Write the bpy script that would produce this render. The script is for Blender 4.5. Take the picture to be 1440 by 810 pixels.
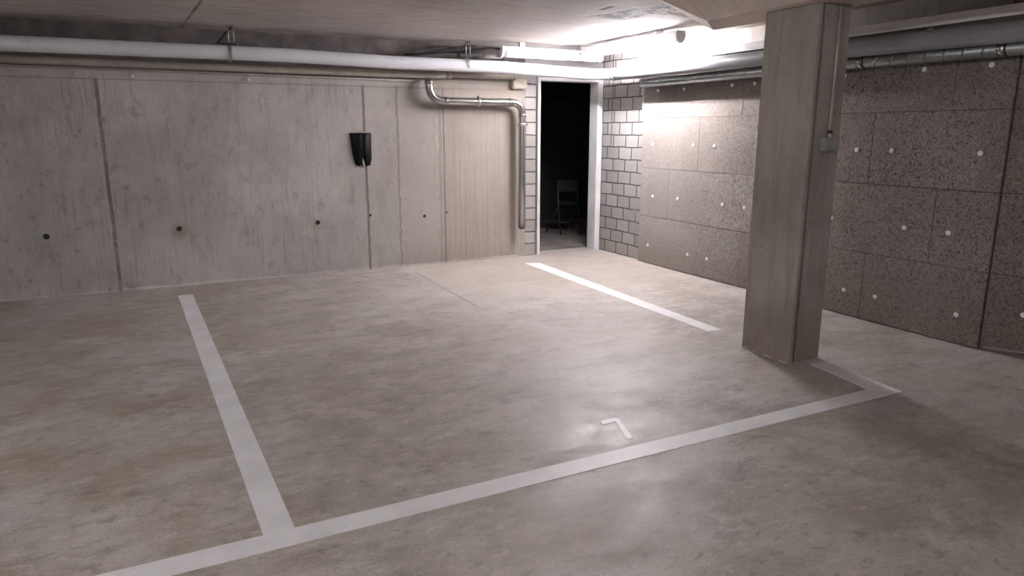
import bpy, bmesh, math, random
from mathutils import Vector, Matrix
random.seed(7)
for o in list(bpy.data.objects): bpy.data.objects.remove(o)
S = bpy.context.scene
C = S.collection
PI = math.pi

# ------------------------------------------------------------ camera, world, exposure, light levels
cd = bpy.data.cameras.new('camera'); cam = bpy.data.objects.new('camera', cd); C.objects.link(cam)
cam.location = (0, 0, 1.5)
cam.rotation_euler = (math.radians(90 - 12.468), 0, math.radians(-26.945))
cd.sensor_width = 36; cd.lens = 995 / 1440 * 36; cd.clip_start = .05; cd.clip_end = 100
S.camera = cam
w = bpy.data.worlds.new('world'); S.world = w; w.use_nodes = True
w.node_tree.nodes['Background'].inputs[0].default_value = (.9, .93, 1, 1)
w.node_tree.nodes['Background'].inputs[1].default_value = 0.0
S.view_settings.view_transform = 'Standard'; S.view_settings.look = 'None'
S.view_settings.gamma = 1; S.view_settings.use_curve_mapping = False
S.view_settings.exposure = 3.65
TUBE_NEAR = 64.0      # lit tube of the luminaire along the side wall
TUBE_BACK = 2.2      # lit tube of the luminaire along the back wall
TUBE_REST = 52.0      # luminaires further back in the garage, behind the camera
LIGHT_COL = (1.0, .96, .985)

# ------------------------------------------------------------ node helpers
class NT:
    def __init__(s, name):
        s.m = bpy.data.materials.new(name); s.m.use_nodes = True
        s.t = s.m.node_tree; s.n = s.t.nodes; s.l = s.t.links
        s.b = s.n['Principled BSDF']; s.out = s.n['Material Output']
        s.tc = s.n.new('ShaderNodeTexCoord').outputs['Object']
        sp = s.n.new('ShaderNodeSeparateXYZ'); s.l.new(s.tc, sp.inputs[0])
        s.x, s.y, s.z = sp.outputs
    def put(s, inp, v):
        if isinstance(v, (int, float)): inp.default_value = v
        elif isinstance(v, tuple): inp.default_value = v if len(v) == 4 or inp.type == 'VECTOR' else v + (1,)
        else: s.l.new(v, inp)
    def math(s, op, a, b=0, c=0, clamp=False):
        n = s.n.new('ShaderNodeMath'); n.operation = op; n.use_clamp = clamp
        s.put(n.inputs[0], a); s.put(n.inputs[1], b); s.put(n.inputs[2], c); return n.outputs[0]
    def scale(s, v):
        n = s.n.new('ShaderNodeMapping'); s.l.new(s.tc, n.inputs[0]); n.inputs['Scale'].default_value = v; return n.outputs[0]
    def noise(s, sc, det=4, rough=.55, vec=None, dist=0):
        n = s.n.new('ShaderNodeTexNoise'); s.l.new(vec if vec is not None else s.tc, n.inputs['Vector'])
        n.inputs['Scale'].default_value = sc; n.inputs['Detail'].default_value = det
        n.inputs['Roughness'].default_value = rough; n.inputs['Distortion'].default_value = dist; return n.outputs[0]
    def vor(s, sc, vec=None, feat='F1', out=0):
        n = s.n.new('ShaderNodeTexVoronoi'); n.feature = feat; s.l.new(vec if vec is not None else s.tc, n.inputs['Vector'])
        n.inputs['Scale'].default_value = sc; return n.outputs[out]
    def ramp(s, v, a, b, lo=0.0, hi=1.0):          # smooth map of v from [a,b] to [lo,hi]
        n = s.n.new('ShaderNodeMapRange'); n.interpolation_type = 'SMOOTHSTEP'
        s.put(n.inputs[0], v)
        for i, q in enumerate((a, b, lo, hi)): n.inputs[i + 1].default_value = q
        return n.outputs[0]
    def mix(s, f, a, b, mode='MIX'):
        n = s.n.new('ShaderNodeMix'); n.data_type = 'RGBA'; n.blend_type = mode
        s.put(n.inputs[0], f); s.put(n.inputs[6], a); s.put(n.inputs[7], b); return n.outputs[2]
    def line(s, coord, c, wd, jit=None, soft=.5):   # 1 on a line, 0 away from it
        d = s.math('SUBTRACT', coord, c)
        if jit is not None: d = s.math('ADD', d, jit)
        d = s.math('ABSOLUTE', d)
        return s.ramp(d, wd * soft, wd, 1, 0)
    def box(s, coord, a, b, e=.01):
        return s.math('MULTIPLY', s.ramp(coord, a - e, a + e), s.ramp(coord, b - e, b + e, 1, 0))
    def bump(s, h, st=.3, d=.01):
        n = s.n.new('ShaderNodeBump'); n.inputs['Strength'].default_value = st; n.inputs['Distance'].default_value = d
        s.put(n.inputs['Height'], h); s.l.new(n.outputs[0], s.b.inputs['Normal'])
    def done(s, col, rough=.8, metal=0.0, spec=None):
        s.put(s.b.inputs['Base Color'], col); s.put(s.b.inputs['Roughness'], rough); s.put(s.b.inputs['Metallic'], metal)
        if spec is not None: s.b.inputs['Specular IOR Level'].default_value = spec
        return s.m

def plain(name, col, rough=.6, metal=0.0, var=.12, sc=9, bump=.05):
    t = NT(name); n = t.noise(sc, 5, .6)
    a = tuple(c * (1 - var) for c in col); b = tuple(min(1, c * (1 + var)) for c in col)
    c = t.mix(t.ramp(n, .3, .7), a, b)
    if bump: t.bump(t.noise(sc * 9, 3), bump, .004)
    return t.done(c, rough, metal)

# ------------------------------------------------------------ materials
def m_floor():
    t = NT('floor concrete')
    big = t.noise(.55, 6, .6, dist=.4); mid = t.noise(2.3, 8, .68, dist=.3)
    stre = t.noise(2.6, 9, .74, t.scale((.8, 1.9, 1)), .25); fine = t.noise(38, 4, .7)
    col = t.mix(t.ramp(big, .38, .62), (.335, .296, .258), (.50, .467, .44))
    col = t.mix(t.ramp(mid, .42, .62, 0, .75), col, (.58, .545, .515))
    col = t.mix(t.ramp(stre, .46, .66, 0, .6), col, (.27, .232, .20))
    br = t.noise(1.1, 7, .7, dist=.2)
    col = t.mix(t.math('MULTIPLY', t.ramp(br, .44, .60, 0, .7), t.ramp(t.x, 3.0, -.5, .35, 1)), col, (.33, .275, .195))
    col = t.mix(t.ramp(fine, .5, .78, 0, .38), col, (.42, .40, .38))
    col = t.mix(t.ramp(t.noise(75, 3, .7), .54, .66, 0, .5), col, (.19, .165, .14))
    m2 = t.noise(13, 6, .75, t.scale((.8, 1.3, 1)), .4)
    col = t.mix(t.ramp(m2, .46, .34, 0, .6), col, (.20, .172, .15))
    col = t.mix(t.ramp(m2, .54, .66, 0, .5), col, (.62, .585, .555))
    # pale trowel scratches
    scr = t.noise(5, 9, .8, t.scale((1, 1.7, 1)), 2.6)
    sm = t.math('MULTIPLY', t.line(scr, .5, .008), t.ramp(t.noise(1.7, 2), .46, .60))
    col = t.mix(t.math('MULTIPLY', sm, .8), col, (.60, .58, .57))
    # brighter newer screed near the door
    nw = t.math('MULTIPLY', t.ramp(t.math('ADD', t.y, t.math('MULTIPLY', mid, .5)), 5.6, 6.0), t.ramp(t.math('ADD', t.x, t.math('MULTIPLY', mid, .3)), 2.5, 2.9))
    col = t.mix(t.math('MULTIPLY', nw, .5), col, (.42, .37, .32))
    # expansion joint
    j = t.math('MULTIPLY', t.line(t.x, 2.475, .012, t.math('MULTIPLY', t.math('SUBTRACT', t.y, 6.3), -.02)), t.box(t.y, 5.5, 7.2, .05))
    col = t.mix(t.math('MULTIPLY', j, .55), col, (.12, .1, .085))
    # mortar smears at the foot of the back wall
    ft = t.ramp(t.math('ADD', t.y, t.math('MULTIPLY', mid, .16)), 7.62, 7.70)
    col = t.mix(t.math('MULTIPLY', ft, .6), col, (.36, .33, .30))
    h = t.math('ADD', t.math('MULTIPLY', mid, .6), t.math('MULTIPLY', stre, .5))
    h = t.math('ADD', h, t.math('MULTIPLY', fine, .12)); h = t.math('SUBTRACT', h, j)
    t.bump(h, .22, .012)
    r = t.ramp(t.math('ADD', t.math('MULTIPLY', mid, .6), t.math('MULTIPLY', stre, .5)), .35, .75, .36, .62)
    return t.done(col, r, spec=.5)

def m_backwall():
    t = NT('back wall concrete')
    big = t.noise(1.0, 8, .68); fine = t.noise(26, 6, .75); vert = t.noise(4, 8, .75, t.scale((2.2, 1, .45)), .2)
    hor = t.noise(3, 5, .6, t.scale((.5, 1, 5)))
    col = t.mix(t.ramp(big, .35, .65), (.40, .382, .372), (.55, .528, .51))
    col = t.mix(t.ramp(vert, .45, .72, 0, .35), col, (.25, .232, .225))
    col = t.mix(t.ramp(fine, .52, .72, 0, .22), col, (.50, .48, .465))
    col = t.mix(t.ramp(t.noise(60, 3, .7), .58, .72, 0, .3), col, (.2, .185, .17))
    md_ = t.noise(7, 7, .75, t.scale((1.3, 1, .8)), .5)
    col = t.mix(t.ramp(md_, .48, .32, 0, .5), col, (.20, .185, .175))
    col = t.mix(t.ramp(md_, .54, .68, 0, .4), col, (.52, .495, .48))
    gv = t.noise(9, 5, .7, t.scale((5, 1, .2)), .1)
    col = t.mix(t.math('MULTIPLY', t.ramp(gv, .54, .62, 0, .45), t.ramp(t.noise(1.6, 3), .42, .58)), col, (.25, .23, .215))
    # warm vertical weeping beyond the third joint
    g = t.ramp(t.x, 2.9, 3.05)
    v2 = t.noise(7, 5, .7, t.scale((4.5, 1, .12)))
    col = t.mix(t.math('MULTIPLY', g, t.ramp(v2, .42, .70, .25, .85)), col, (.25, .185, .13))
    col = t.mix(t.math('MULTIPLY', t.box(t.x, 2.50, 2.96, .02), .35), col, (.42, .395, .365))
    col = t.mix(t.math('MULTIPLY', t.ramp(t.math('ADD', t.x, big), 1.2, 3.6), .62), col, (.26, .225, .195))  # wall albedo lowered towards the lamps, evening out their light in the colour
    # bug holes, mostly on the left bay
    vo = t.vor(9, t.scale((1, 1, .75))); pick = t.noise(3.1, 2)
    hole = t.math('MULTIPLY', t.ramp(t.math('ADD', vo, t.math('MULTIPLY', t.math('SUBTRACT', fine, .5), .5)), .08, .24, 1, 0), t.ramp(pick, .46, .56))
    leftbay = t.ramp(t.x, -.5, .6, 1, .22)
    hole = t.math('MULTIPLY', hole, leftbay)
    vo2 = t.vor(30); hole2 = t.math('MULTIPLY', t.ramp(vo2, .12, .24, 1, 0), t.ramp(t.noise(5, 2), .52, .62))
    hole = t.math('MAXIMUM', hole, t.math('MULTIPLY', hole2, leftbay))
    col = t.mix(t.math('MULTIPLY', hole, .42), col, (.15, .135, .12))
    # formwork joints
    jz = t.math('MULTIPLY', t.math('SUBTRACT', t.noise(2.2, 3, .6, t.scale((0, 0, 1))), .5), .03)
    jz2 = t.math('MULTIPLY', t.math('SUBTRACT', t.noise(16, 6, .85), .5), .10)
    below = t.ramp(t.z, 1.96, 1.985, 1, 0)
    s1 = t.math('MULTIPLY', t.line(t.x, -.346, .021, jz, .5), t.ramp(t.noise(5, 4, .7, t.scale((1, 1, 1.5))), .35, .55, .55, 1)); s2 = t.line(t.x, 2.108, .017, jz, .6)
    s3 = t.line(t.x, 2.475, .018, jz2, .2); s4 = t.line(t.x, 2.965, .014, jz2, .3); s4b = t.line(t.x, 3.015, .012, jz, .4)
    s5 = t.line(t.x, 1.52, .008, jz2, .3)
    s = t.math('MAXIMUM', s1, s2)
    s = t.math('MAXIMUM', s, t.math('MULTIPLY', s3, .7)); s = t.math('MAXIMUM', s, t.math('MULTIPLY', s4, .45))
    s = t.math('MAXIMUM', s, t.math('MULTIPLY', s4b, .9)); s = t.math('MAXIMUM', s, t.math('MULTIPLY', s5, .3))
    s = t.math('MULTIPLY', s, below)
    lip = t.math('MAXIMUM', t.line(t.x, -.388, .014, jz), t.line(t.x, 2.50, .02, jz2))
    lip = t.math('MULTIPLY', t.math('MAXIMUM', lip, t.line(t.x, 2.93, .022, jz2)), below)
    lip = t.math('MULTIPLY', lip, t.ramp(t.noise(11, 6, .8), .45, .6))
    col = t.mix(t.math('MULTIPLY', lip, .22), col, (.5, .475, .44))
    col = t.mix(t.math('MULTIPLY', s, .72), col, (.13, .115, .10))
    # pale smooth strip above the shuttering and rough browner concrete over the last bay
    top = t.box(t.z, 1.985, 2.06, .006)
    col = t.mix(t.math('MULTIPLY', top, .45), col, (.47, .445, .41))
    col = t.mix(t.math('MULTIPLY', t.line(t.z, 1.966, .007), .5), col, (.17, .155, .14))
    rg = t.math('MULTIPLY', t.ramp(t.x, 2.86, 2.95), t.ramp(t.z, 1.90, 1.96))
    col = t.mix(t.math('MULTIPLY', rg, t.ramp(hor, .4, .65, .1, .7)), col, (.27, .22, .175))
    # rust halo around the second tie hole
    for hx, hz_, amt in ((.222, .566, .5), (1.561, .552, .25)):
        dx = t.math('SUBTRACT', t.x, hx); dz = t.math('SUBTRACT', t.z, hz_ - .02)
        r = t.math('SQRT', t.math('ADD', t.math('MULTIPLY', dx, dx), t.math('MULTIPLY', dz, dz)))
        col = t.mix(t.ramp(r, .02, .11, amt, 0), col, (.27, .19, .09))
    h = t.math('ADD', t.math('MULTIPLY', fine, .35), t.math('MULTIPLY', vert, .5))
    h = t.math('SUBTRACT', h, t.math('MULTIPLY', s, .6)); h = t.math('ADD', h, t.math('MULTIPLY', lip, .4)); h = t.math('SUBTRACT', h, t.math('MULTIPLY', hole, .6))
    t.bump(h, .45, .014)
    return t.done(col, .78, spec=.3)

def m_ceiling(name='ceiling concrete', paler_tone=False):
    t = NT(name)
    gr = t.noise(3, 8, .75, t.scale((.9, 9, 1)), .8); gr2 = t.noise(2.4, 7, .75, t.scale((.8, 13, 1)), .6)
    big = t.noise(.8, 4)
    col = t.mix(t.ramp(big, .35, .65), (.47, .44, .43), (.55, .52, .505))
    col = t.mix(t.ramp(gr, .46, .66, 0, .7), col, (.27, .24, .225))
    col = t.mix(t.ramp(gr2, .57, .64, 0, .8), col, (.15, .125, .11))
    col = t.mix(t.math('MULTIPLY', t.ramp(t.noise(.9, 4, .6, t.scale((.5, 2.5, 1))), .52, .7), t.ramp(t.x, 0, 2.5, .1, .5)), col, (.45, .34, .24))
    # plank edges every 10 cm, shutter-sheet joint
    w = t.math('ABSOLUTE', t.math('SUBTRACT', t.math('FRACT', t.math('MULTIPLY', t.math('ADD', t.y, t.math('MULTIPLY', gr, .02)), 9.0)), .5))
    pl = t.ramp(w, .45, .49)
    col = t.mix(t.math('MULTIPLY', pl, t.ramp(t.noise(2.5, 3, .6, t.scale((.7, 6, 1))), .45, .6, 0, .55)), col, (.12, .10, .09))
    j = t.line(t.x, .435, .016, t.math('MULTIPLY', t.math('SUBTRACT', t.y, 7.0), .045), .6)
    j = t.math('MULTIPLY', j, t.math('MULTIPLY', t.ramp(t.y, 7.60, 7.5), t.ramp(t.noise(6, 4), .3, .5, .4, 1)))
    col = t.mix(t.math('MULTIPLY', j, .75), col, (.07, .06, .055))
    h = t.math('SUBTRACT', t.math('MULTIPLY', gr, .8), t.math('MULTIPLY', pl, .6))
    n = t.noise(6, 6, .75, t.scale((1.3, 1.3, 1))); n2 = t.noise(3, 3)
    jit = t.math('MULTIPLY', t.math('SUBTRACT', n2, .5), .3)
    sx = t.math('ADD', t.math('SUBTRACT', t.x, 3.75), t.math('MULTIPLY', t.math('SUBTRACT', t.y, 4.85), .27))
    a = t.math('MULTIPLY', t.line(sx, 0, .20, jit, .7), t.box(t.y, 4.35, 5.35, .08))
    b = t.math('MULTIPLY', t.line(t.y, 4.93, .12, jit, .3), t.box(t.x, 3.75, 4.5, .08))
    ab = t.math('MAXIMUM', a, b)
    k = t.math('MULTIPLY', ab, t.ramp(n, .45, .50))
    dot = t.math('MULTIPLY', t.line(t.x, 3.34, .035), t.line(t.y, 4.93, .12))
    k = t.math('MAXIMUM', k, dot)
    col = t.mix(t.math('MULTIPLY', k, .95), col, (.02, .014, .012)); h = t.math('SUBTRACT', h, t.math('MULTIPLY', k, 1.4))
    wm = t.math('MULTIPLY', t.ramp(t.x, 3.7, 4.3), t.ramp(t.y, 5.4, 4.9))
    col = t.mix(t.math('MULTIPLY', wm, .6), col, (.36, .28, .22))
    if paler_tone: col = t.mix(.6, col, (.66, .56, .48))  # even paler beige tone over the slab drop
    t.bump(h, .4, .012)
    return t.done(col, .85, spec=.25)

def m_pillar():
    t = NT('pillar concrete')
    v = t.noise(5, 6, .7, t.scale((3, 3, .25))); f = t.noise(24, 6, .75); b = t.noise(2.2, 5)
    col = t.mix(t.ramp(b, .35, .65), (.26, .232, .208), (.34, .312, .285))
    col = t.mix(t.ramp(v, .45, .72, 0, .5), col, (.165, .142, .125))
    col = t.mix(t.ramp(f, .52, .75, 0, .3), col, (.40, .37, .34))
    vo = t.vor(22); hole = t.math('MULTIPLY', t.ramp(vo, .1, .2, 1, 0), t.ramp(t.noise(4, 2), .54, .62))
    col = t.mix(t.math('MULTIPLY', hole, .6), col, (.1, .09, .08))
    col = t.mix(t.ramp(t.z, 0, .6, .35, 0), col, (.22, .17, .12))
    t.bump(t.math('SUBTRACT', t.math('ADD', t.math('MULTIPLY', f, .4), t.math('MULTIPLY', v, .4)), hole), .4, .01)
    return t.done(col, .8, spec=.25)

def m_panel():                                    # wood-wool board: matted light fibres over dark voids
    t = NT('wood wool board')
    sq = t.noise(38, 3, .6, dist=2.4); sq2 = t.noise(70, 3, .6, dist=2.0); b = t.noise(1.3, 4)
    fib = t.math('MAXIMUM', t.line(sq, .5, .05, None, .2), t.line(sq2, .52, .045, None, .2))
    col = t.mix(t.ramp(b, .35, .65), (.25, .217, .198), (.30, .266, .244))
    col = t.mix(t.math('MULTIPLY', fib, .75), col, (.52, .475, .445))
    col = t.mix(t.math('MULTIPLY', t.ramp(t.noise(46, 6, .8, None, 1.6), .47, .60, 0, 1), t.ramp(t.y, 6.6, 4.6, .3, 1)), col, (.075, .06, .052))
    # each board slightly its own tone
    row = t.math('FLOOR', t.math('DIVIDE', t.z, .548)); sh = t.math('MULTIPLY', row, .57)
    cell = t.math('FLOOR', t.math('DIVIDE', t.math('ADD', t.y, sh), 1.02))
    wn = t.n.new('ShaderNodeTexWhiteNoise'); wn.noise_dimensions = '2D'
    cb = t.n.new('ShaderNodeCombineXYZ'); t.l.new(row, cb.inputs[0]); t.l.new(cell, cb.inputs[1]); t.l.new(cb.outputs[0], wn.inputs[0])
    col = t.mix(t.ramp(wn.outputs[0], 0, 1, 0, .35), col, (.22, .18, .15))
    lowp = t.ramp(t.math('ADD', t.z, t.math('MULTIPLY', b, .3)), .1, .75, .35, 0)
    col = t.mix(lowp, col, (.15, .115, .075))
    t.bump(t.math('ADD', fib, t.noise(46, 6, .8, None, 1.6)), .7, .008)
    return t.done(col, .95, spec=.15)

def m_block(axis):
    t = NT('block masonry ' + axis)
    u = t.y if axis == 'y' else t.x
    bn = t.math('MULTIPLY', t.math('SUBTRACT', t.noise(4, 3), .5), .03)
    zz = t.math('ADD', t.z, bn)
    rz = t.math('DIVIDE', zz, .146); row = t.math('FLOOR', rz)
    off = t.math('MULTIPLY', t.math('MODULO', row, 2), .13)
    ru = t.math('DIVIDE', t.math('ADD', t.math('ADD', u, off), t.math('MULTIPLY', bn, .8)), .25)
    if axis == 'x': ru = t.math('ADD', t.math('MULTIPLY', t.x, 0), .5)
    fz = t.math('ABSOLUTE', t.math('SUBTRACT', t.math('FRACT', rz), .5)); fu = t.math('ABSOLUTE', t.math('SUBTRACT', t.math('FRACT', ru), .5))
    m = t.math('MAXIMUM', t.ramp(fz, .44, .475), t.ramp(fu, .455, .482))
    m = t.math('MULTIPLY', m, t.ramp(t.noise(6, 4), .3, .42, .45, 1))
    ck = t.line(u, 7.42, .009, bn) if axis == 'y' else None
    if ck is not None: m = t.math('MAXIMUM', m, t.math('MULTIPLY', ck, t.ramp(t.z, 1.25, 1.4)))
    f = t.noise(20, 5, .7)
    wn = t.n.new('ShaderNodeTexWhiteNoise'); wn.noise_dimensions = '2D'
    cb = t.n.new('ShaderNodeCombineXYZ'); t.l.new(row, cb.inputs[0]); t.l.new(t.math('FLOOR', ru), cb.inputs[1]); t.l.new(cb.outputs[0], wn.inputs[0])
    col = t.mix(wn.outputs[0], (.25, .235, .228), (.34, .325, .315))
    col = t.mix(t.ramp(f, .5, .75, 0, .4), col, (.42, .40, .38))
    col = t.mix(t.math('MULTIPLY', t.ramp(t.z, 0, .25, .6, 0), 1), col, (.30, .265, .235))
    col = t.mix(t.math('MULTIPLY', m, .9), col, (.05, .04, .036))
    t.bump(t.math('SUBTRACT', t.math('MULTIPLY', f, .2), m), .7, .012)
    return t.done(col, .85, spec=.2)

def m_paint():
    t = NT('white road paint')
    f = t.noise(60, 4, .7); b = t.noise(4, 4)
    col = t.mix(t.ramp(b, .35, .65), (.76, .755, .76), (.86, .855, .855))
    wear = t.math('MULTIPLY', t.ramp(f, .60, .70), t.ramp(t.noise(7, 4, .7), .52, .64))
    col = t.mix(t.math('MULTIPLY', wear, .7), col, (.3, .28, .26))
    t.bump(f, .1, .003)
    return t.done(col, .45)

def m_duct(k=1, name='grey plastic pipe'):
    t = NT(name)
    n = t.noise(1.5, 3); col = t.mix(t.ramp(n, .35, .65), (.66 * k, .665 * k, .71 * k), (.72 * k, .725 * k, .77 * k))
    col = t.mix(t.ramp(t.noise(14, 5, .7), .55, .75, 0, .25), col, (.3, .29, .29))
    return t.done(col, .42, spec=.5)

def m_spiral():
    t = NT('galvanised spiral duct')
    a = t.math('ARCTAN2', t.math('SUBTRACT', t.x, 4.93), t.math('SUBTRACT', t.z, 2.015))
    p = t.math('FRACT', t.math('ADD', t.math('DIVIDE', t.y, .13), t.math('DIVIDE', a, 2 * PI)))
    k = t.ramp(t.math('ABSOLUTE', t.math('SUBTRACT', p, .5)), .44, .5)
    col = t.mix(t.ramp(t.vor(30, out=0), .2, .6), (.24, .255, .25), (.30, .315, .31))
    col = t.mix(t.math('MULTIPLY', k, .5), col, (.14, .14, .13))
    t.bump(k, .8, .006)
    return t.done(col, .38, .75)

def m_emit(name, strength, col=LIGHT_COL):
    t = NT(name)
    t.b.inputs['Emission Color'].default_value = col + (1,); t.b.inputs['Emission Strength'].default_value = strength
    return t.done((.9, .9, .9), .4)

def m_clear():
    t = NT('clear ribbed acrylic')
    tr = t.n.new('ShaderNodeBsdfTransparent'); tr.inputs[0].default_value = (.93, .93, .94, 1)
    gl = t.n.new('ShaderNodeBsdfPrincipled'); gl.inputs['Base Color'].default_value = (.75, .75, .77, 1); gl.inputs['Roughness'].default_value = .25
    rib = t.ramp(t.math('ABSOLUTE', t.math('SUBTRACT', t.math('FRACT', t.math('MULTIPLY', t.z, 55)), .5)), .2, .5, .12, .38)
    mx = t.n.new('ShaderNodeMixShader'); t.l.new(rib, mx.inputs[0]); t.l.new(tr.outputs[0], mx.inputs[1]); t.l.new(gl.outputs[0], mx.inputs[2])
    t.l.new(mx.outputs[0], t.out.inputs[0]); return t.m

def dull(m, v):
    m.node_tree.nodes['Principled BSDF'].inputs['Specular IOR Level'].default_value = v; return m
M = dict(floor=m_floor(), back=m_backwall(), ceil=m_ceiling(), ceil2=m_ceiling('ceiling drop concrete', True), pillar=m_pillar(),
    panel=m_panel(), blocky=m_block('y'), blockx=m_block('x'), paint=m_paint(), duct=m_duct(), duct_dim=m_duct(.31, 'grey pipe darkened near lamp'), spiral=m_spiral(), clear=m_clear(),
    conc=plain('plain concrete', (.30, .28, .26), .85, var=.18, sc=3), steel=plain('polished steel pipe', (.42, .41, .40), .22, .95, .08, 5, .03),
    band=plain('pipe clamp steel', (.45, .44, .42), .35, .9), dark=plain('black rubber', (.012, .012, .013), .55),
    bag=dull(plain('black plastic film', (.004, .004, .005), .5, 0, .2, 20, .2), .15), frame=plain('white door frame paint', (.60, .60, .60), .45, 0, .05, 4, .02),
    tray=plain('white sheet steel', (.60, .585, .57), .5, .0, .06, 3, .03), beige=plain('dusty beige pipe', (.36, .33, .285), .6, 0, .15, 5),
    cable=plain('black cable sheath', (.015, .014, .014), .5), shaded_floor=plain('floor painted dark for the unlit room', (.16, .147, .136), .85, 0, .25, 3), shadow_band=plain('painted shadow band', (.12, .102, .10), .95, 0, .3, 6, .3), gcab=plain('grey conduit', (.34, .32, .30), .5), white=plain('white plastic', (.78, .77, .75), .4, 0, .04),
    box=plain('grey green plastic box', (.26, .27, .26), .5, 0, .06), mortar=plain('rough mortar patch', (.42, .37, .31), .9, 0, .2, 14, .4),
    hous=plain('luminaire housing', (.62, .61, .61), .45, 0, .04, 4, .02), blackroom=plain('room wall painted dark as unlit', (.03, .028, .027), .9),
    lit1=m_emit('lit tube side', TUBE_NEAR), lit2=m_emit('lit tube back', TUBE_BACK), lit3=m_emit('lit tube far', TUBE_REST))

# ------------------------------------------------------------ mesh helpers
def box(bm, x0, y0, z0, x1, y1, z1, bev=0):
    b = bmesh.new(); bmesh.ops.create_cube(b, size=1)
    for v in b.verts: v.co = Vector(((x0 + x1) / 2 + v.co.x * (x1 - x0), (y0 + y1) / 2 + v.co.y * (y1 - y0), (z0 + z1) / 2 + v.co.z * (z1 - z0)))
    if bev: bmesh.ops.bevel(b, geom=list(b.edges), offset=bev, segments=2, affect='EDGES')
    me = bpy.data.meshes.new('t'); b.to_mesh(me); bm.from_mesh(me); bpy.data.meshes.remove(me); b.free(); return bm
def prism(bm, pts, z0, z1):                       # pts: xy outline, counter-clockwise
    lo = [bm.verts.new((x, y, z0)) for x, y in pts]; hi = [bm.verts.new((x, y, z1)) for x, y in pts]; n = len(pts)
    bm.faces.new(lo[::-1]); bm.faces.new(hi)
    for i in range(n): bm.faces.new((lo[i], lo[(i + 1) % n], hi[(i + 1) % n], hi[i]))
    return bm
def tube(bm, path, r, seg=20, cap=True):          # round tube swept along a list of points
    P = [Vector(p) for p in path]; rings = []; up = None
    for i, p in enumerate(P):
        d = ((P[min(i + 1, len(P) - 1)] - p).normalized() + (p - P[max(i - 1, 0)]).normalized()).normalized()
        if up is None: up = Vector((0, 0, 1)) if abs(d.z) < .9 else Vector((1, 0, 0))
        u = (up - d * up.dot(d)).normalized(); v = d.cross(u); up = u
        rr = r[i] if isinstance(r, (list, tuple)) else r
        rings.append([bm.verts.new(p + (u * math.cos(2 * PI * k / seg) + v * math.sin(2 * PI * k / seg)) * rr) for k in range(seg)])
    for a, b in zip(rings, rings[1:]):
        for k in range(seg): f = bm.faces.new((a[k], a[(k + 1) % seg], b[(k + 1) % seg], b[k])); f.smooth = True
    if cap: bm.faces.new(rings[0][::-1]); bm.faces.new(rings[-1])
    return bm
def bend(p0, c, p1, n=8):                         # rounded corner p0 - c - p1
    p0, c, p1 = Vector(p0), Vector(c), Vector(p1)
    return [tuple(p0 * (1 - t) ** 2 + c * 2 * t * (1 - t) * 1.0 + p1 * t * t) for t in [i / n for i in range(n + 1)]]
def obj(name, bm, mat, parent=None, **kw):
    bmesh.ops.recalc_face_normals(bm, faces=bm.faces)
    me = bpy.data.meshes.new(name); bm.to_mesh(me); bm.free(); me.materials.append(M[mat])
    o = bpy.data.objects.new(name, me); C.objects.link(o)
    if parent is not None:
        o.parent = parent; o.matrix_parent_inverse = parent.matrix_world.inverted() if False else Matrix.Translation(-parent.location)
    return tagd(o, **kw)
def tagd(o, label=None, cat=None, group=None, kind=None):
    if label: o['label'] = label
    if cat: o['category'] = cat
    if group: o['group'] = group
    if kind: o['kind'] = kind
    return o
def thing(name, loc, label, cat, group=None):
    o = bpy.data.objects.new(name, None); C.objects.link(o); o.location = loc; o.empty_display_size = .1
    return tagd(o, label, cat, group)
def struct(name, bm, mat): return obj(name, bm, mat, kind='structure')
N = bmesh.new

# ------------------------------------------------------------ the setting
CZ = 2.45
struct('floor', box(N(), -9, -8, -.2, 9, 7.86, 0), 'floor')
struct('floor_store', box(N(), 3.4, 7.86, -.2, 7.6, 10.8, 0), 'shaded_floor')  # unlit room's darkness put into this floor's colour
struct('ceiling', box(N(), -9, -8, CZ, 9, 11, CZ + .25), 'ceil')
# thickened slab over the pillar
bm = N()
top = [(3.28, 4.35, CZ + .01), (4.02, 4.75, CZ + .01), (4.02, -1.5, CZ + .01), (3.1, -1.5, CZ + .01)]
bot = [(3.56, 4.02, 2.25), (3.985, 4.42, 2.262), (3.985, -1.5, 2.235), (3.45, -1.5, 2.235)]
T = [bm.verts.new(p) for p in top]; B = [bm.verts.new(p) for p in bot]
bm.faces.new(T); bm.faces.new(B[::-1])
for i in range(4): bm.faces.new((T[i], B[i], B[(i + 1) % 4], T[(i + 1) % 4]))
struct('trim_1', bm, 'ceil2')

# back wall of cast concrete with four conical tie holes
wb = struct('wall_back', box(N(), -9, 7.64, 0, 4.06, 7.9, CZ), 'back')
cut = N()
HOLES = ((-.887, .562, .032), (.218, .566, .030), (1.561, .552, .030), (2.764, .557, .022), (2.135, .60, .018), (3.04, .585, .014))
for hx, hz_, r in HOLES:
    tube(cut, [(hx, 7.60, hz_), (hx, 7.68, hz_ )], [r, r * .75], 14)
co = obj('cutter', cut, 'dark')
md = wb.modifiers.new('b', 'BOOLEAN'); md.object = co; md.solver = 'EXACT'
dg = bpy.context.evaluated_depsgraph_get(); me2 = bpy.data.meshes.new_from_object(wb.evaluated_get(dg))
wb.modifiers.clear(); wb.data = me2; bpy.data.objects.remove(co)
for hx, hz_, r in HOLES:
    obj('tie_hole_shade', tube(N(), [(hx, 7.650, hz_), (hx, 7.675, hz_)], r * .93, 14), 'dark', wb, label='black disc painted as shade in a shuttering tie hole')  # black discs stand for the shade deep in the holes

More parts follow.
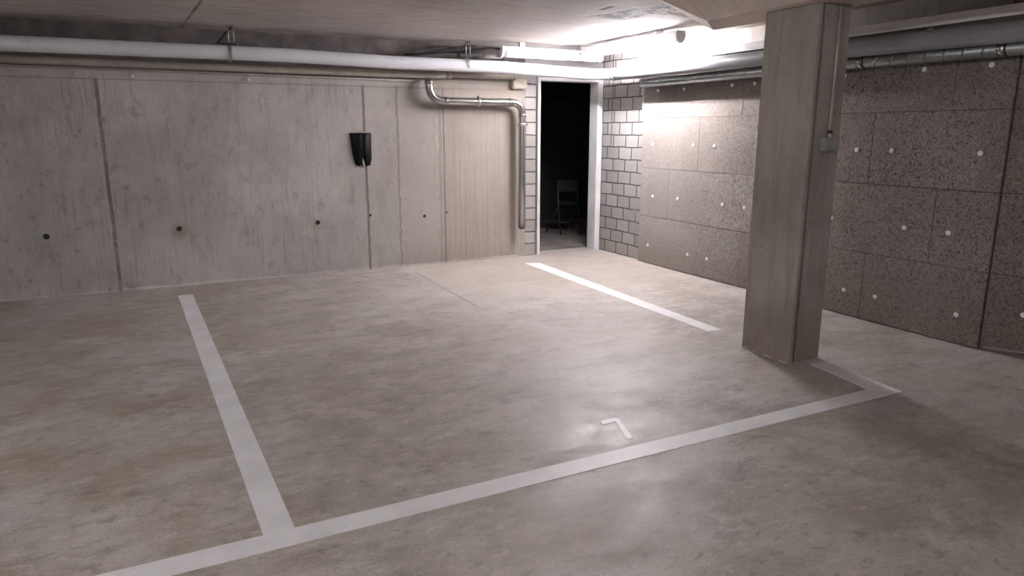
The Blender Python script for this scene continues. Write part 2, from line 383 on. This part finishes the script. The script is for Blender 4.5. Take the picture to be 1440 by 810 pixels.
bm = N(); box(bm, 4.062, 7.64, 0, 4.205, 7.9, CZ); box(bm, 4.205, 7.64, 2.135, 5.15, 7.9, CZ); box(bm, 5.135, 7.64, 0, 5.15, 7.9, 2.135)
struct('wall_door_side', bm, 'blockx')
struct('wall_right_masonry', box(N(), 5.15, 6.70, 0, 5.40, 7.9, CZ), 'blocky')
struct('wall_right', box(N(), 5.15, 2.9, 0, 5.40, 6.70, CZ), 'pillar')
# shadow band above the pipe, painted as a dark strip on the wall head
struct('shadow_strip', box(N(), -9, 7.632, 2.285, 4.05, 7.65, CZ), 'shadow_band')
# wall beyond the boards turns away
bm = N(); prism(bm, [(5.16, 2.9), (5.16, 2.78), (5.95, 1.38), (6.2, 1.5), (5.42, 2.9)], 0, CZ); struct('wall_right_turn', bm, 'conc')
struct('wall_right_front', box(N(), 5.93, -8, 0, 6.2, 1.40, CZ), 'conc')
struct('wall_left', box(N(), -9.2, -8, 0, -9, 7.9, CZ), 'conc')
struct('wall_front', box(N(), -9, -8.2, 0, 6.2, -8, CZ), 'conc')
# unlit room behind the doorway, its darkness painted into the wall colour
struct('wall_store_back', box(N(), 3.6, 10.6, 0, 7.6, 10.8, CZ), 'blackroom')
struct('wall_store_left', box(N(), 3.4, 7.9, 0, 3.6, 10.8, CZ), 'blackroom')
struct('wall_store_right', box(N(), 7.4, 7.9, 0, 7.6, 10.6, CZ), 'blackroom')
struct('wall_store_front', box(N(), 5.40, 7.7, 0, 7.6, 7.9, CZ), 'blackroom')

# low mortar fillet at the foot of the back wall
bm = N(); xs = [-9 + i * .16 for i in range(82)]
prev = None
for x in xs:
    if x > 4.05: x = 4.05
    d = .018 + random.random() * .016; hgt = .014 + random.random() * .014
    cur = [bm.verts.new((x, 7.642, 0)), bm.verts.new((x, 7.64 - d, 0)), bm.verts.new((x, 7.642, hgt))]
    if prev:
        for k in range(3): bm.faces.new((prev[k], prev[(k + 1) % 3], cur[(k + 1) % 3], cur[k]))
    prev = cur
struct('trim_2', bm, 'back')

# white steel door frame: two jambs and a head
fr = bpy.data.objects.new('door_1', None); C.objects.link(fr); fr.location = (4.66, 7.62, 0); fr['kind'] = 'structure'
obj('jamb', box(N(), 4.215, 7.605, 0, 4.252, 7.78, 2.13, .003), 'frame', fr)
obj('jamb', box(N(), 5.062, 7.605, 0, 5.138, 7.78, 2.13, .003), 'frame', fr)
obj('head', box(N(), 4.252, 7.605, 2.09, 5.062, 7.78, 2.13, .003), 'frame', fr)

# wood-wool lining of the side wall, boards in courses with open joints
bm = N(); H = .548; g = .0018
joints = {0: [6.7, 5.72, 4.7, 3.72, 2.77], 1: [6.7, 6.2, 5.22, 4.2, 3.2, 2.77], 2: [6.7, 5.75, 4.75, 3.765, 2.77], 3: [6.7, 6.15, 5.175, 4.17, 3.17, 2.77]}
for r_, js in joints.items():
    z0 = r_ * H + (0.006 if r_ == 0 else 0); z1 = min((r_ + 1) * H, 2.2)
    for a, b in zip(js, js[1:]):
        k = random.random() * .002
        box(bm, 5.08 - k, b + g, z0 + g, 5.152, a - g, z1 - g, .0008)
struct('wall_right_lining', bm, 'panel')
bm = N(); ang = math.atan2(-(1.38 - 2.78), (5.95 - 5.16)); L = 1.6
for r_ in range(4):
    z0 = r_ * H + g + (.03 if r_ == 0 else 0); z1 = (r_ + 1) * H - g; z1 = min(z1, 2.2)
    for a, b in ((0, .72), (.725, 1.6)):
        d = Vector((.491, -.871, 0)); nrm = Vector((-.871, -.491, 0)); p0 = Vector((5.085, 2.757, 0))
        q = [p0 + d * a, p0 + d * b, p0 + d * b - nrm * .07, p0 + d * a - nrm * .07]
        prism(bm, [(v.x, v.y) for v in q], z0, z1)
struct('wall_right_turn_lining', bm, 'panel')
# thin steel edge angle at the door end of the boards
struct('trim_3', box(N(), 5.072, 6.702, 1.62, 5.152, 6.712, 2.06), 'tray')

# ------------------------------------------------------------ the pillar
p = thing('concrete_pillar', (3.80, 3.36, 0), 'square cast concrete pillar standing beside the corner of the parking bay', 'pillar')
prism_pts = [(3.660, 3.150), (3.680, 3.147), (3.682, 3.215), (3.712, 3.215), (3.714, 3.150), (3.932, 3.152), (3.934, 3.575), (3.665, 3.580)]
bm = prism(N(), prism_pts, 0, 2.262)
obj('shaft', bm, 'pillar', p)
bm = N(); xs = 3.60
for i in range(16):
    y = 3.16 + i * .026; r = .006 + random.random() * .010
    x = 3.658 - random.random() * .012
    m_ = Matrix.Translation((x, y, r * .3)) @ Matrix.Diagonal((1, 1.6, .7, 1)); bmesh.ops.create_icosphere(bm, subdivisions=1, radius=r, matrix=m_)
obj('mortar_crumb', bm, 'mortar', p, kind='stuff')

# switch box and conduit on the pillar's front
t = thing('junction_box', (3.82, 3.15, 1.38), 'small grey-green electrical box on the front face of the concrete pillar', 'electrical box')
obj('box_body', box(N(), 3.760, 3.105, 1.378, 3.885, 3.151, 1.462, .006), 'box', t)
obj('cover', box(N(), 3.768, 3.099, 1.386, 3.877, 3.106, 1.454, .003), 'box', t)
t = thing('electrical_conduit', (3.82, 3.14, 1.46), 'thin upright conduit running down the pillar front into the grey box', 'conduit')
obj('pipe', tube(N(), [(3.822, 3.138, 2.236), (3.820, 3.138, 1.50)], .0085, 12), 'beige', t)
obj('gland', tube(N(), [(3.820, 3.134, 1.505), (3.820, 3.134, 1.488)], .015, 12), 'dark', t, label='black cable gland')
obj('connector', tube(N(), [(3.820, 3.134, 1.488), (3.820, 3.132, 1.462)], .012, 12), 'beige', t)

# ------------------------------------------------------------ floor markings
def quad(pts, z=.002):
    bm = N(); prism(bm, pts, -.001, z); return bm
def band(name, pts, label, z=.002):
    return obj(name, quad(pts, z), 'paint', label=label, cat='parking line')
band('painted_line', [(.135, 7.17), (.255, 2.59), (.372, 2.59), (.262, 7.17)], 'long white bay line from near the back wall to the front line, on the left')
band('painted_line', [(-3.2, 2.585), (-3.2, 2.468), (3.840, 2.475), (3.694, 2.592)], 'long white front line crossing the whole bay nearest the camera', .0025)
band('painted_line', [(3.815, 7.18), (3.712, 3.985), (3.840, 3.965), (3.975, 7.10)], 'white bay line running from beside the doorway towards the pillar, stops short of it')
band('painted_line', [(3.696, 2.593), (3.843, 2.476), (3.900, 3.066), (3.778, 3.078)], 'short white line joining the pillar foot to the corner of the front line', .0022)
bm = N(); prism(bm, [(2.0072, 2.9171), (1.991, 2.8731), (2.0288, 2.8694), (2.0768, 2.8765), (1.999, 2.6769), (2.0074, 2.6586), (2.0358, 2.6676), (2.1118, 2.8905), (2.1061, 2.915), (2.0672, 2.9186)], -.001, .0022)
MARK = obj('painted_mark', bm, 'paint', label='small white hooked mark like a numeral painted on the floor of the bay', cat='floor marking')

# ------------------------------------------------------------ pipes along the back wall
YB = 7.30
t = thing('drain_pipe', (0, YB, 2.2), 'long thick pale grey pipe hung under the ceiling along the back wall', 'pipe')
a = [(-8.95, YB, 2.215), (-1, YB, 2.207), (1.3, YB, 2.213), (2.4, YB, 2.190), (3.55, YB, 2.192), (4.54, YB, 2.162)]
a += bend((4.58, YB, 2.160), (4.84, YB, 2.155), (4.845, 7.02, 2.140), 8) + [(4.845, 6.975, 2.138)]
obj('pipe', tube(N(), a, .064, 28), 'duct', t)
t2 = thing('darkened_pipe', (4.845, 4.5, 2.12), 'thick grey pipe under the ceiling along the board-lined side wall', 'pipe')
obj('pipe', tube(N(), [(4.845, 6.97, 2.138), (4.845, 6.4, 2.130), (4.845, 4.0, 2.116), (4.845, 2.6, 2.100), (4.845, 1.9, 2.094)], .066, 28), 'duct_dim', t2)  # same pipe as the back run, coloured darker to offset the lamp
obj('joint_ring', tube(N(), [(4.845, 6.97, 2.138), (4.845, 6.92, 2.137)], .069, 28), 'duct_dim', t2)
obj('bolt', tube(N(), [(4.10, 7.238, 2.155), (4.10, 7.222, 2.150)], .012, 8), 'white', t)

def hanger(x, label, z=2.205):
    h = thing('pipe_hanger', (x, YB, z), label, 'pipe bracket', 'brackets of the thick grey pipe')
    b = N(); segs = 26
    ring = [(x, YB + .071 * math.cos(2 * PI * k / segs), z + .071 * math.sin(2 * PI * k / segs)) for k in range(segs + 1)]
    for q0, q1 in zip(ring, ring[1:]):
        pass
    for k in range(segs):
        a0, a1 = 2 * PI * k / segs, 2 * PI * (k + 1) / segs
        vs = []
        for (aa, rr, xx) in ((a0, .066, -.013), (a1, .066, -.013), (a1, .066, .013), (a0, .066, .013), (a0, .072, -.013), (a1, .072, -.013), (a1, .072, .013), (a0, .072, .013)):
            vs.append(b.verts.new((x + xx, YB + rr * math.cos(aa), z + rr * math.sin(aa))))
        b.faces.new((vs[4], vs[5], vs[6], vs[7])); b.faces.new((vs[0], vs[3], vs[2], vs[1])); b.faces.new((vs[0], vs[1], vs[5], vs[4])); b.faces.new((vs[3], vs[7], vs[6], vs[2]))
    obj('strap', b, 'band', h)
    for dx in (-.0, .045):
        obj('threaded_rod', tube(N(), [(x + dx, YB, z + (.07 if dx == 0 else .085)), (x + dx, YB, CZ + .001)], .006, 8), 'band', h)
    obj('cross_bar', box(N(), x - .07, YB - .014, z + .078, x + .065, YB + .014, z + .092), 'dark', h)
    # slanting stay up to the ceiling
    obj('stay', tube(N(), [(x - .10, YB + .01, z + .085), (x + .03, YB + .01, CZ - .01)], .009, 8), 'dark', h)
    return h
hanger(.78, 'dark threaded-rod bracket over the grey pipe, above the plain middle of the back wall')
hanger(3.16, 'dark threaded-rod bracket over the grey pipe, just left of the tube light')

t = thing('water_pipe', (0, 7.55, 2.1), 'beige dusty pipe tucked under the thick grey pipe along the back wall', 'pipe')
obj('pipe', tube(N(), [(-8.95, 7.55, 2.115), (.5, 7.55, 2.10), (2.82, 7.55, 2.098), (3.04, 7.55, 2.108)], .036, 18), 'beige', t)
obj('end_length', tube(N(), [(3.04, 7.55, 2.110), (3.86, 7.55, 2.112)], .028, 18), 'beige', t)
obj('end_cap', tube(N(), [(3.86, 7.55, 2.112), (3.885, 7.55, 2.112)], .032, 18), 'gcab', t)
obj('sleeve', tube(N(), [(3.02, 7.55, 2.108), (3.08, 7.55, 2.110)], .039, 18), 'beige', t)
obj('cable_conduit', tube(N(), [(-8.95, 7.622, 2.055), (0, 7.622, 2.058), (1.2, 7.622, 2.048), (2.74, 7.622, 2.040)], .013, 12), 'gcab',
    label='thin grey conduit clipped high on the back wall below the pipes', cat='conduit')
for x, lb in ((-.038, 'tiny white clip high on the left part of the back wall'), (.971, 'tiny white clip high on the middle of the back wall')):
    q = thing('cable_clip', (x, 7.63, 2.0), lb, 'clip', 'white clips on the back wall')
    obj('head', tube(N(), [(x, 7.641, 1.998), (x, 7.60, 1.998)], .013, 10), 'white', q)
    obj('stem', tube(N(), [(x, 7.622, 1.998), (x, 7.622, 2.040)], .004, 8), 'band', q)
obj('mortar_patch', box(N(), 3.86, 7.575, 1.985, 4.055, 7.645, 2.095, .012), 'mortar', label='pale mortar lump at the wall top beside the doorway', cat='mortar patch')

# polished pipe: drops, runs right, drops to near the floor
PY = 7.52; R = .043
t = thing('steel_pipe', (3.4, PY, 1.8), 'shiny bent metal pipe on the back wall left of the doorway', 'pipe')
path = [(2.812, PY, 2.058), (2.812, PY, 2.03)] + bend((2.812, PY, 2.0), (2.812, PY, 1.826), (3.0, PY, 1.826), 10) + [(3.1, PY, 1.827), (3.40, PY, 1.827), (3.76, PY, 1.828)]
path += bend((3.80, PY, 1.828), (3.958, PY, 1.828), (3.958, PY, 1.68), 10) + [(3.958, PY, 1.5), (3.955, PY, .9), (3.955, PY, .37)]
obj('pipe', tube(N(), path, R, 24), 'steel', t)
def clamp(c, axis):
    c = Vector(c); d = Vector((1, 0, 0)) if axis == 'x' else Vector((0, 0, 1))
    q = obj('pipe_clamp', tube(N(), [c - d * .017, c + d * .017], R + .006, 24), 'band', t)
    s = Vector((0, 0, 1)) if axis == 'x' else Vector((1, 0, 0))
    obj('clamp_screw', tube(N(), [c + s * (R + .002) , c + s * (R + .024)], .010, 10), 'dark', q)
    obj('wall_stud', tube(N(), [c + Vector((0, R, 0)), c + Vector((0, .1195, 0))], .006, 8), 'band', q)
clamp((3.395, PY, 1.827), 'x'); clamp((3.958, PY, 1.58), 'z')
for x0, x1 in (((2.985, PY, 1.826), (3.02, PY, 1.826)), ((3.775, PY, 1.828), (3.81, PY, 1.828)), ((3.958, PY, 1.70), (3.958, PY, 1.665)), ((2.812, PY, 2.035), (2.812, PY, 2.0))):
    obj('elbow_collar', tube(N(), [x0, x1], R + .004, 24), 'steel', t)
obj('plug', tube(N(), [(3.955, PY, .372), (3.955, PY, .355)], R * .8, 18), 'dark', t)

# ------------------------------------------------------------ ducts along the side wall
t = thing('spiral_duct', (4.93, 4.5, 2.0), 'dark galvanised spiral duct below the thick grey pipe on the board-lined wall', 'duct')
obj('duct', tube(N(), [(4.93, 6.55, 2.018), (4.93, 4.0, 2.016), (4.93, 1.85, 2.010)], .047, 26), 'spiral', t)
for y in (3.81, 2.79):
    obj('coupling', tube(N(), [(4.93, y + .022, 2.015), (4.93, y - .022, 2.015)], .052, 26), 'steel', t)
    obj('gasket', tube(N(), [(4.93, y - .022, 2.015), (4.93, y - .034, 2.015)], .0535, 26), 'dark', t)
t = thing('cable_tray', (5.05, 4.5, 2.25), 'long white sheet-steel trunking above the grey pipe on the side wall', 'cable trunking')
bm = N(); box(bm, 4.875, 1.85, 2.222, 5.148, 6.93, 2.272, .003); obj('trunking', bm, 'tray', t)
obj('lower_rail', box(N(), 4.865, 1.85, 2.203, 5.148, 6.93, 2.220, .003), 'tray', t)
for y in (6.9, 5.7, 4.5, 3.3, 2.1):
    obj('support_arm', box(N(), 4.93, y - .02, 2.18, 5.15, y + .02, 2.202), 'band', t)

# ------------------------------------------------------------ tube lights
def luminaire(c, axis, L, lit, label, z=2.385):
    """long batten with housing, lit tube and clear cover; c = xy centre"""
    t = thing('tube_light', (c[0], c[1], z), label, 'light fixture', 'ceiling tube lights')
    def P(u, v, w_): return (c[0] + (u if axis == 'x' else v), c[1] + (v if axis == 'x' else u), z + w_)
    def bx(u0, v0, w0, u1, v1, w1, bev=0):
        a, b = P(u0, v0, w0), P(u1, v1, w1)
        return box(N(), min(a[0], b[0]), min(a[1], b[1]), min(a[2], b[2]), max(a[0], b[0]), max(a[1], b[1]), max(a[2], b[2]), bev)
    h = L / 2
    obj('housing', bx(-h + .01, -.052, .014, h - .01, .052, .054, .006), 'hous', t)
    obj('reflector', bx(-h + .05, -.040, .006, h - .05, .040, .013), 'hous', t)
    obj('lamp_tube', tube(N(), [P(-h + .10, 0, -.022), P(h - .05, 0, -.022)], .014, 14), lit, t)
    for u in (-h + .085, h - .035):
        obj('lamp_holder', bx(u - .014, -.018, -.04, u + .014, .018, .006, .003), 'hous', t)
    b = N(); seg = 14; w_ = .054; dep = .068
    prof = [(w_ * math.cos(PI + PI * k / seg), .012 + dep * math.sin(PI + PI * k / seg)) for k in range(seg + 1)]
    rows = [[b.verts.new(P(u, v, q)) for v, q in prof] for u in (-h + .012, h - .012)]
    for k in range(seg): f = b.faces.new((rows[0][k], rows[0][k + 1], rows[1][k + 1], rows[1][k])); f.smooth = True
    obj('clear_cover', b, 'clear', t)
    for sgn in (-1, 1):
        b = N(); u0, u1 = sgn * h, sgn * (h - .022)
        pr = [(w_ * 1.05 * math.cos(PI + PI * k / seg), .012 + dep * 1.05 * math.sin(PI + PI * k / seg)) for k in range(seg + 1)] + [(w_, .054), (-w_, .054)]
        r0 = [b.verts.new(P(u0, v, q)) for v, q in pr]; r1 = [b.verts.new(P(u1, v, q)) for v, q in pr]
        b.faces.new(r0); b.faces.new(r1[::-1])
        for k in range(len(pr)): b.faces.new((r0[k], r0[(k + 1) % len(pr)], r1[(k + 1) % len(pr)], r1[k]))
        obj('end_cap', b, 'hous', t)
    for u in (-h * .5, -h * .02, h * .5):
        cl = obj('cover_clip', bx(u - .012, -.062, -.002, u + .012, -.050, .036, .003), 'white', t)
        obj('catch', bx(u - .005, -.066, .010, u + .005, -.061, .022), 'dark', cl)
    for u in (-h * .6, h * .6):
        obj('ceiling_mount', bx(u - .03, -.02, .052, u + .03, .02, CZ - z + .001), 'band', t)
    return t
luminaire((4.18, 7.22), 'x', 1.30, 'lit2', 'clear-covered tube light above the doorway, parallel to the back wall', 2.345)
luminaire((4.54, 6.24), 'y', 1.55, 'lit1', 'glaring tube light near the corner, parallel to the side wall', 2.365)
# lights of the rest of the garage, behind the camera
luminaire((-3.4, 1.2), 'y', 1.55, 'lit3', 'tube light on the ceiling left of the bay, outside the picture', 2.365)
luminaire((-.6, -4.2), 'y', 1.55, 'lit3', 'tube light on the ceiling behind the camera', 2.365)

luminaire((-2.2, -3.0), 'y', 1.55, 'lit3', 'tube light on the ceiling far behind the camera on the left', 2.365)

t = thing('supply_cable', (3.3, 7.3, 2.35), 'black cable slung from the left end of the door tube light to the grey pipe', 'cable')
obj('cable', tube(N(), [(3.53, 7.24, 2.375), (3.42, 7.26, 2.385), (3.28, 7.30, 2.36), (3.12, 7.34, 2.33), (2.95, 7.37, 2.325), (2.75, 7.39, 2.30), (2.5, 7.40, 2.283)], .012, 10), 'cable', t)
obj('loose_loop', tube(N(), [(3.30, 7.40, 2.41), (3.15, 7.40, 2.395), (2.95, 7.40, 2.36), (2.8, 7.41, 2.325), (2.62, 7.41, 2.285)], .010, 10), 'cable', t)
obj('conduit_stub', tube(N(), [(3.35, 7.28, 2.292), (3.56, 7.26, 2.300)], .020, 12), 'gcab', label='short grey conduit stub below the left end of the door tube light', cat='conduit')

# ------------------------------------------------------------ black plastic over the wall socket
bm = N(); nx, nz = 15, 17
def bagw(v):   # half width left/right by height fraction (0 top, 1 bottom)
    l = -.115 + .028 * v; l = l if v < .70 else l + (v - .70) * .05
    r = .118 - .014 * v; r = r if v < .80 else r - (v - .80) * .10
    return l, r
grid = []
for j in range(nz + 1):
    v = j / nz; l, r = bagw(v); row = []
    for i in range(nx + 1):
        u = i / nx
        x = 2.060 + l + (r - l) * u + .01 * v
        end = 1.485 - .345 * v
        notch = max(0, 1 - abs(u - .52) / .13)
        z = end + (.14 * notch + .006 * math.sin(u * 23)) * max(0, (v - .6) / .4)
        dep = .055 * (math.sin(PI * u) ** .5) * (.55 + .45 * math.sin(PI * min(1, v * 1.1)) ) + .004 * math.sin(u * 19 + v * 4)
        row.append((x, 7.638 - max(.004, dep), z))
    grid.append(row)
V = [[bm.verts.new(q) for q in row] for row in grid]; W = [[bm.verts.new((q[0], 7.6385, q[2])) for q in row] for row in grid]
for j in range(nz):
    for i in range(nx):
        f = bm.faces.new((V[j][i], V[j][i + 1], V[j + 1][i + 1], V[j + 1][i])); f.smooth = True
        bm.faces.new((W[j][i], W[j + 1][i], W[j + 1][i + 1], W[j][i + 1]))
for j in range(nz): bm.faces.new((V[j][0], V[j + 1][0], W[j + 1][0], W[j][0])); bm.faces.new((V[j][nx], W[j][nx], W[j + 1][nx], V[j + 1][nx]))
for i in range(nx): bm.faces.new((V[0][i], W[0][i], W[0][i + 1], V[0][i + 1])); bm.faces.new((V[nz][i], V[nz][i + 1], W[nz][i + 1], W[nz][i]))
t = thing('plastic_cover', (2.06, 7.63, 1.15), 'torn black plastic sheet taped over a spot on the back wall', 'plastic cover')
obj('sheet', bm, 'bag', t)
obj('tape', box(N(), 2.03, 7.632, 1.480, 2.15, 7.642, 1.497), 'gcab', t, label='pale tape strip along the top edge')
obj('cable_tail', tube(N(), [(2.068, 7.625, 1.235), (2.072, 7.622, 1.19), (2.086, 7.625, 1.150), (2.090, 7.632, 1.125)], .009, 8), 'white', t, label='white cable end hanging out below')

# ------------------------------------------------------------ dowel caps holding the boards
def cap(pos, nrm, label):
    c = Vector(pos); n = Vector(nrm).normalized(); r = .0185
    b = N(); tube(b, [c - n * .002, c + n * .003, c + n * .006], [r, r, r * .82], 14)
    tube(b, [c + n * .0055, c + n * .0085], [r * .35, r * .25], 8)
    return obj('dowel_cap', b, 'white', label=label, cat='wall dowel', group='white dowel caps on the board-lined wall')
rows = {'top': (1.937, [6.447, 6.022, 5.327, 5.037], [4.075, 3.406, 2.939]), 'second': (1.358, [6.506, 5.834, 5.519], [3.895, 3.591, 2.932]),
        'third': (.787, [6.467, 6.037, 5.356, 5.059], [4.074, 3.416, 3.077]), 'bottom': (.214, [6.52, 5.83, 5.532], [3.88, 3.591, 2.943])}
order = ['first', 'second', 'third', 'fourth']
for rn, (z, far, near) in rows.items():
    for side, ys in (('left', far), ('right', near)):
        for i, y in enumerate(ys):
            cap((5.0775, y, z + random.uniform(-.004, .004)), (-1, 0, 0), f'round white dowel cap, {rn} row, {order[i]} from left among those {side} of the pillar')
cap((5.185, 2.565, .288), (-.871, -.491, 0), 'round white dowel cap low on the turned wall end at the far right')
cap((5.065, 6.72, 2.03), (-1, 0, 0), 'round white dowel cap at the upper corner of the boards beside the blockwork')

# ------------------------------------------------------------ chair in the dark room, coloured black to stand for its darkness
t = thing('folding_chair', (5.55, 9.1, 0), 'barely visible metal chair standing in the dark room behind the doorway', 'chair')
for x, y in ((5.36, 8.95), (5.70, 8.95)): obj('leg', tube(N(), [(x, y, 0), (x + .01, y + .1, .45), (x + .02, y + .16, .80)], .012, 10), 'cable', t)
for x, y in ((5.36, 9.38), (5.70, 9.38)): obj('leg', tube(N(), [(x, y, 0), (x, 9.0, .46)], .012, 10), 'cable', t)
obj('seat', box(N(), 5.36, 8.98, .44, 5.71, 9.36, .465, .008), 'cable', t)
obj('backrest', box(N(), 5.37, 9.08, .62, 5.72, 9.10, .80, .008), 'cable', t)
obj('crossbar', tube(N(), [(5.36, 8.97, .18), (5.70, 8.97, .18)], .010, 10), 'cable', t)
